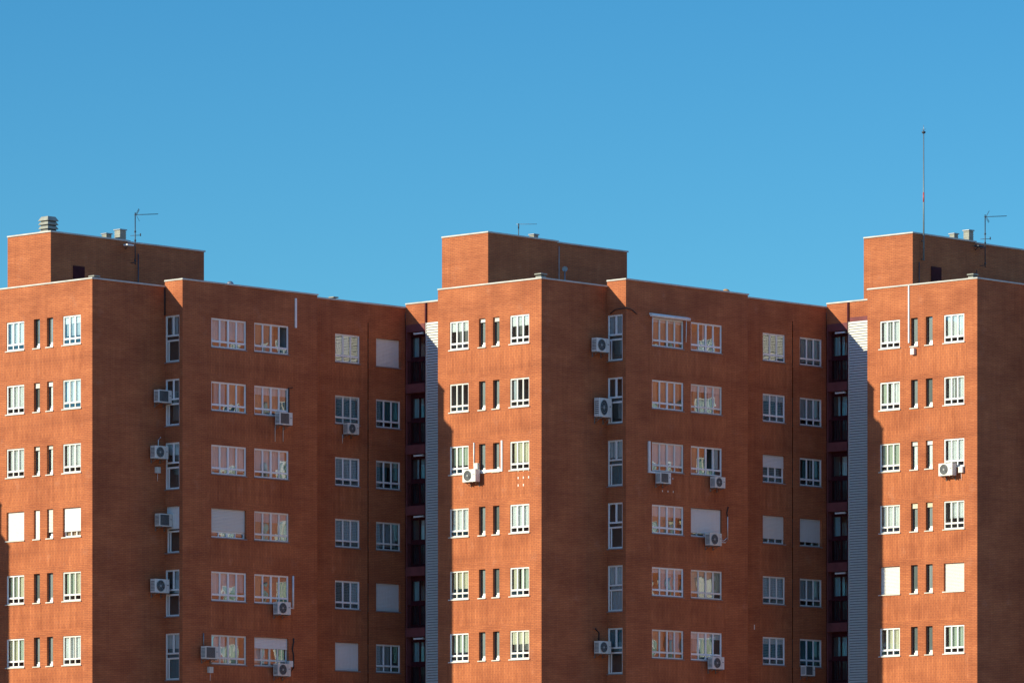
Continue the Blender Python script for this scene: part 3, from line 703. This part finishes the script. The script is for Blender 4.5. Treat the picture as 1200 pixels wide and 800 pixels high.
def small_vent(B, dz, x, y, z, h, w, label, base=False):
    t = empty('chimney', bxobj(B, dz, x, y, z), ROT); tag(t, label, 'chimney')
    mb = MB(); mb.box((-w, -w, -.4), (w, w, h), M['vent'])
    for i in range(int(h/.11)): mb.box((-w-.012, -w-.012, .05+i*.11), (w+.012, w+.012, .095+i*.11), M['vent'])
    mb.build('shaft', t)
    mb = MB(); mb.box((-w-.05, -w-.05, h+.001), (w+.05, w+.05, h+.055), M['zinc']); mb.build('cap', t, bevel=.01)
    if base:
        mb = MB(); mb.box((w+.001, -w-.1, -.4), (w+.22, w+.1, .16), M['vent']); mb.build('base', t, bevel=.01)
PENT = 31.15
big_vent(*L1, 4.05, 7.45, PENT-.13, 'big louvred concrete chimney with a tapered cap on the left block\'s penthouse')
small_vent(*L1, 3.28+4.45, 7.6, PENT, .36, .15, 'smaller of the pair of ridged chimneys on the left block\'s penthouse')
small_vent(*L1, 3.28+5.2, 7.5, PENT, .60, .18, 'taller of the pair of ridged chimneys on the left block\'s penthouse', True)
small_vent(*Lm, 3.28+4.3, 7.6, PENT, .34, .14, 'single small square chimney on the middle block\'s penthouse')
small_vent(*L3, 3.28+4.5, 7.6, PENT, .42, .14, 'left, shorter chimney of the pair on the rightmost block\'s penthouse')
small_vent(*L3, 3.28+5.6, 7.6, PENT, .68, .16, 'right, taller chimney of the pair on the rightmost block\'s penthouse', True)

def yagi(B, dz, u, ztop, zbot, out, label, boom=1.05, wall_fix=True):
    p, r = place(B, dz, 'PS', u, zbot, out)
    t = empty('tv_antenna', p, 0); tag(t, label, 'antenna'); H = ztop-zbot
    mb = MB(); mb.tube([(0, 0, 0), (0, 0, H)], .024, M['antenna'], 8)
    for zz in (.15, H*.45, H*.62): mb.tube([(0, 0, zz), (0, 0, zz+.07)], .045, M['antenna'], 8)
    mb.build('mast', t)
    mb = MB(); d = Vector((.98, .2, .06))
    mb.tube([(-.05, 0, H-.10), tuple(Vector((0, 0, H-.10))+d*boom)], .016, M['antenna'], 6)
    nrm = Vector((-.2, .98, 0))
    for i in range(9):
        c = Vector((0, 0, H-.10))+d*(.25+.09*i*boom); mb.tube([tuple(c-nrm*.13), tuple(c+nrm*.13)], .007, M['antenna'], 4)
    mb.build('boom', t)
    mb = MB()
    for sx in (1, -1):
        c = Vector((.04, 0, H-.10))
        for k in (-.22, 0, .22):
            mb.tube([(c.x, c.y+k, c.z), (c.x+.14, c.y+k, c.z+sx*.26)], .008, M['antenna'], 4)
    mb.build('reflector', t)
    if wall_fix:
        mb = MB(); nv = Vector((-math.sin(ROT), math.cos(ROT), 0))*out
        for zz in (.1, .9): mb.tube([(0, 0, zz), (nv.x, nv.y, zz)], .018, M['antenna'], 5)
        mb.tube([(-.22, 0, 1.32), (.24, 0, 1.34)], .012, M['antenna'], 5); mb.tube([(.24, 0, 1.30), (.24, 0, 1.42)], .03, M['antenna'], 6)
        mb.build('bracket', t)
yagi(*L1, 4.86, 32.42, 30.05, .30, 'dark TV antenna bracketed to the left block\'s penthouse')
yagi(*L3, 5.00, 32.42, 29.95, .30, 'dark TV antenna bracketed to the rightmost block\'s penthouse')
# small antenna on the middle block's penthouse
p = bxobj(*Lm, 3.28+2.85, 7.2, PENT-.24)
t = empty('tv_antenna', p, 0); tag(t, 'thin pale TV antenna on the middle block\'s penthouse roof', 'antenna')
mb = MB(); mb.tube([(0, 0, 0), (0, 0, .95)], .022, M['antenna'], 6); mb.tube([(0, 0, .72), (0, 0, .95)], .035, M['antenna'], 6); mb.build('mast', t)
mb = MB(); mb.tube([(-.1, 0, .92), (.85, .1, .94)], .010, M['zinc'], 5)
for i in range(8): mb.tube([(.02+.11*i, -.12, .93), (.02+.11*i, .14, .93)], .006, M['zinc'], 4)
mb.build('boom', t)
mb = MB(); mb.tube([(-.1, 0, .26), (-.55, 0, .46)], .02, M['antenna'], 5); mb.box((-.15, -.12, .24), (.28, .12, .30), M['zinc']); mb.build('arm', t)
# tall mast
p, r = place(*L3, 'PS', .62, 29.9, .15)
t = empty('lightning_mast', p, 0); tag(t, 'very tall thin lightning mast fixed to the rightmost block\'s penthouse', 'mast')
mb = MB(); mb.tube([(0, 0, 0), (0, 0, 2.4), (0, 0, 5.88)], [.042, .036, .022], M['mast'], 8); mb.build('pole', t)
mb = MB(); mb.tube([(0, 0, 2.7), (0, 0, 3.15)], .037, M['red'], 8); mb.build('painted_band', t)
mb = MB(); mb.tube([(0, 0, 5.87), (0, 0, 5.91), (0, 0, 5.97), (0, 0, 5.99)], [.03, .09, .09, .03], M['antenna'], 10); mb.tube([(0, 0, 5.99), (0, 0, 6.28)], [.02, .008], M['zinc'], 6)
for a in range(4): mb.tube([(0, 0, 6.0), (.09*math.cos(a*PI/2), .09*math.sin(a*PI/2), 6.1)], .007, M['zinc'], 4)
mb.build('finial', t)
mb = MB(); nv = Vector((-math.sin(ROT), math.cos(ROT), 0))*.15
for zz in (.05, .9, 1.2): mb.tube([(0, 0, zz), (nv.x, nv.y, zz)], .02, M['zinc'], 5)
mb.build('bracket', t)
# flood lights beside the two antennas
for (bb, u, lab, m) in ((L1, 4.62, 'pale flood light beside the antenna on the left block\'s penthouse', 'whitepipe'), (L3, 4.72, 'dark flood light beside the antenna on the rightmost block\'s penthouse', 'antenna')):
    p, r = place(*bb, 'PS', u, 30.75, 0)
    t = empty('flood_light', p, r); tag(t, lab, 'flood light')
    mb = MB(); mb.box((-.34, -.42, .12), (.06, -.12, .19), M[m]); mb.build('lamp_head', t, bevel=.015)
    mb = MB(); mb.tube([(-.1, -.003, 0), (-.1, -.2, .14)], .02, M['antenna'], 6); mb.build('arm', t)
# dark louvred doors on the penthouses
for bb, u0, u1, z1, lab in ((L1, 1.33, 2.02, 29.72, 'dark maroon hatch'), (L3, 1.34, 2.08, 29.70, 'dark maroon hatch')):
    B, dz = bb; mb = MB(); x0 = 3.28+u0; x1 = 3.28+u1
    mb.box((x0, 6.385, 27.9+dz+EYE), (x1, 6.417, z1+dz+EYE), M['maroon'])
    for i in range(18): mb.box((x0+.06, 6.375, 28.0+i*.09+dz+EYE), (x1-.06, 6.385, 28.05+i*.09+dz+EYE), M['maroon'])
    mb.build('hatch', B)
# dark downpipes and a pale one on the penthouses
for bb, u, m, w in ((L1, 5.27, 'antenna', .03), (Lm, 4.69, 'acring', .02), (L3, 4.66, 'antenna', .02), (L3, .40, 'antenna', .02)):
    B, dz = bb; mb = MB(); x = 3.28+u; y = 6.36
    z1 = 30.9 if bb is Lm else (30.6 if w > .025 else 29.8)
    mb.tube([(x, y, 27.9+dz+EYE), (x, y, z1+dz+EYE)], w, M[m], 6); mb.build('rainwater_pipe', B)
mb = MB(); mb.tube([(4.285, -.035, 26.95+dz1+EYE), (4.285, -.035, 28.15+dz1+EYE)], .027, M['black'], 8); mb.build('downpipe', b_left)
mb = MB(); mb.box((2.683, 6.425, 27.205+dz3+EYE), (2.6885, 9.73, 27.42+dz3+EYE), M['maroonwall']); mb.build('render_band', b_right)
# round dish and service box behind the middle parapet
p, r = place(*Lm, 'PS', 4.66, 29.80, .45)
t = empty('satellite_dish', p, 0); tag(t, 'small round white dish in front of the middle block\'s penthouse', 'satellite dish')
mb = MB(); mb.tube([(0, 0, -1.95), (0, 0, .0)], .03, M['zinc'], 6); mb.build('pole', t)
mb = MB(); k = mb.slot(M['acring']); rings = []
for j in range(5):
    rr = .02+.023*j*1.1; d = (rr/.12)**2*.04
    rings.append([mb.bm.verts.new((rr*math.cos(2*PI*i/20)*1.0, -.14-d, rr*math.sin(2*PI*i/20))) for i in range(20)])
mb.bm.faces.new(rings[0])
for A_, B_ in zip(rings, rings[1:]):
    for i in range(20): mb.bm.faces.new((A_[i], A_[(i+1) % 20], B_[(i+1) % 20], B_[i])).smooth = True
ds = mb.build('reflector', t); sm = ds.modifiers.new('solid', 'SOLIDIFY'); sm.thickness = .012
mb = MB(); mb.tube([(0, -.0, -.05), (0, -.14, 0)], .015, M['zinc'], 6); mb.tube([(0, -.14, -.14), (0, -.36, -.02)], .008, M['zinc'], 5); mb.build('arm', t)
B, dz = Lm
t = empty('service_box', bxobj(*Lm, 7.4, 5.0, 27.82), ROT); tag(t, 'low dark metal box behind the middle block\'s parapet', 'roof box')
mb = MB(); mb.box((0, 0, 0), (.75, .6, 1.22), M['zinc']); mb.build('cabinet', t, bevel=.01)
mb = MB(); mb.box((-.04, -.04, 1.222), (.79, .64, 1.28), M['antenna']); mb.build('lid', t, bevel=.01)
# caps on the parapet corners and round vents on the wings
def corner_cap(B, dz, x, y, z, label, s=1.):
    t = empty('parapet_vent', bxobj(B, dz, x, y, z), ROT); tag(t, label, 'roof vent')
    mb = MB(); mb.box((-.17*s, -.17*s, 0), (.17*s, .17*s, .09), M['vent']); mb.build('base', t, bevel=.01)
    mb = MB(); mb.box((-.10*s, -.10*s, .09), (.10*s, .10*s, .15), M['backing']); mb.box((-.21*s, -.21*s, .15), (.21*s, .21*s, .21), M['vent']); mb.build('cap', t, bevel=.01)
corner_cap(*Lm, .28, .3, ZAB, 'small capped vent on the middle block\'s parapet corner')
corner_cap(*L3, .30, .5, ZAB, 'small pale capped vent on the rightmost block\'s parapet corner', .9)
t = corner_cap(*L1, .30, .2, ZAB-.1, 'flat capped vent on the left block\'s parapet corner', .9)
def dome(B, dz, x, y, z, r, m, label):
    t = empty('roof_cowl', bxobj(B, dz, x, y, z), 0); tag(t, label, 'roof vent')
    mb = MB(); mb.tube([(0, 0, -1.), (0, 0, .1)], r*.7, M['zinc'], 12); mb.build('pipe', t)
    mb = MB(); n = 7; mb.tube([(0, 0, .04+r*math.sin(PI/2*i/n)) for i in range(n+1)], [max(.01, r*math.cos(PI/2*i/n)) for i in range(n+1)], M[m], 16); mb.build('cowl', t)
dome(*L1, 8.2, -.1, ZCC+.08, .17, 'zinc', 'small grey domed vent on the left block\'s middle wing')
dome(*Lm, 12.2, -.2, ZCC+.02, .20, 'orange', 'small rounded clay coloured vent on the middle block\'s roof')
corner_cap(*L1, 15.1, .3, ZDD+.02, 'tiny dark capped vent on the left block\'s corner wing roof', .8)

# ------------------------------------------------------------------ ground
mb = MB(); mb.quad([(-3000, -1500, GROUND), (3000, -1500, GROUND), (3000, 4500, GROUND), (-3000, 4500, GROUND)], plain('dry_ground', (.36, .19, .12), .95, var=.25, scale=.05))
gr = mb.build('ground'); gr['kind'] = 'structure'

# ------------------------------------------------------------------ light and sky
SUN_DIR = Vector((.971, .457, -.374)).normalized()      # travel direction
el = math.asin(-SUN_DIR.z)
sun = bpy.data.lights.new('sun', 'SUN'); sun.energy = 4.05; sun.angle = math.radians(.53); sun.color = (1., .93, .71)
so = bpy.data.objects.new('sun', sun); C.objects.link(so); so.rotation_euler = SUN_DIR.to_track_quat('-Z', 'Y').to_euler()
wd = bpy.data.worlds.new('World'); S.world = wd; wd.use_nodes = True
nt = wd.node_tree; bg = nt.nodes['Background']
sky = N(nt, 'ShaderNodeTexSky', sky_type='NISHITA'); sky.sun_disc = False
sky.sun_elevation = el; sky.sun_rotation = math.atan2(-SUN_DIR.x, -SUN_DIR.y)
sky.air_density = 1.0; sky.dust_density = .0; sky.ozone_density = 3.0; sky.altitude = 650
hs = N(nt, 'ShaderNodeHueSaturation'); hs.inputs['Saturation'].default_value = 1.25
L(nt, sky.outputs[0], hs.inputs['Color'])
geo = N(nt, 'ShaderNodeTexCoord'); sp = N(nt, 'ShaderNodeSeparateXYZ'); L(nt, geo.outputs['Generated'], sp.inputs[0])
# low sky band tinted deep azure; overhead tint added to redden fill in shade
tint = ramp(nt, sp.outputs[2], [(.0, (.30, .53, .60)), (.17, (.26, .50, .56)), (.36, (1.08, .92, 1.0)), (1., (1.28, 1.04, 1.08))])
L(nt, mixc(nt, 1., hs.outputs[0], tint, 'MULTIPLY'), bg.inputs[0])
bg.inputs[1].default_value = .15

# ------------------------------------------------------------------ camera
cam = bpy.data.cameras.new('camera'); co = bpy.data.objects.new('camera', cam); C.objects.link(co); S.camera = co
co.location = (0, 0, EYE); co.rotation_euler = (PI/2, 0, 0)
cam.sensor_width = 36; cam.lens = 36*6274/1200; cam.shift_y = 671/1200; cam.clip_end = 6000; cam.clip_start = 1
S.view_settings.view_transform = 'Standard'; S.view_settings.look = 'None'; S.view_settings.exposure = .6; S.view_settings.gamma = 1
S.render.engine = 'CYCLES'
S.cycles.max_bounces = 8; S.cycles.transparent_max_bounces = 12
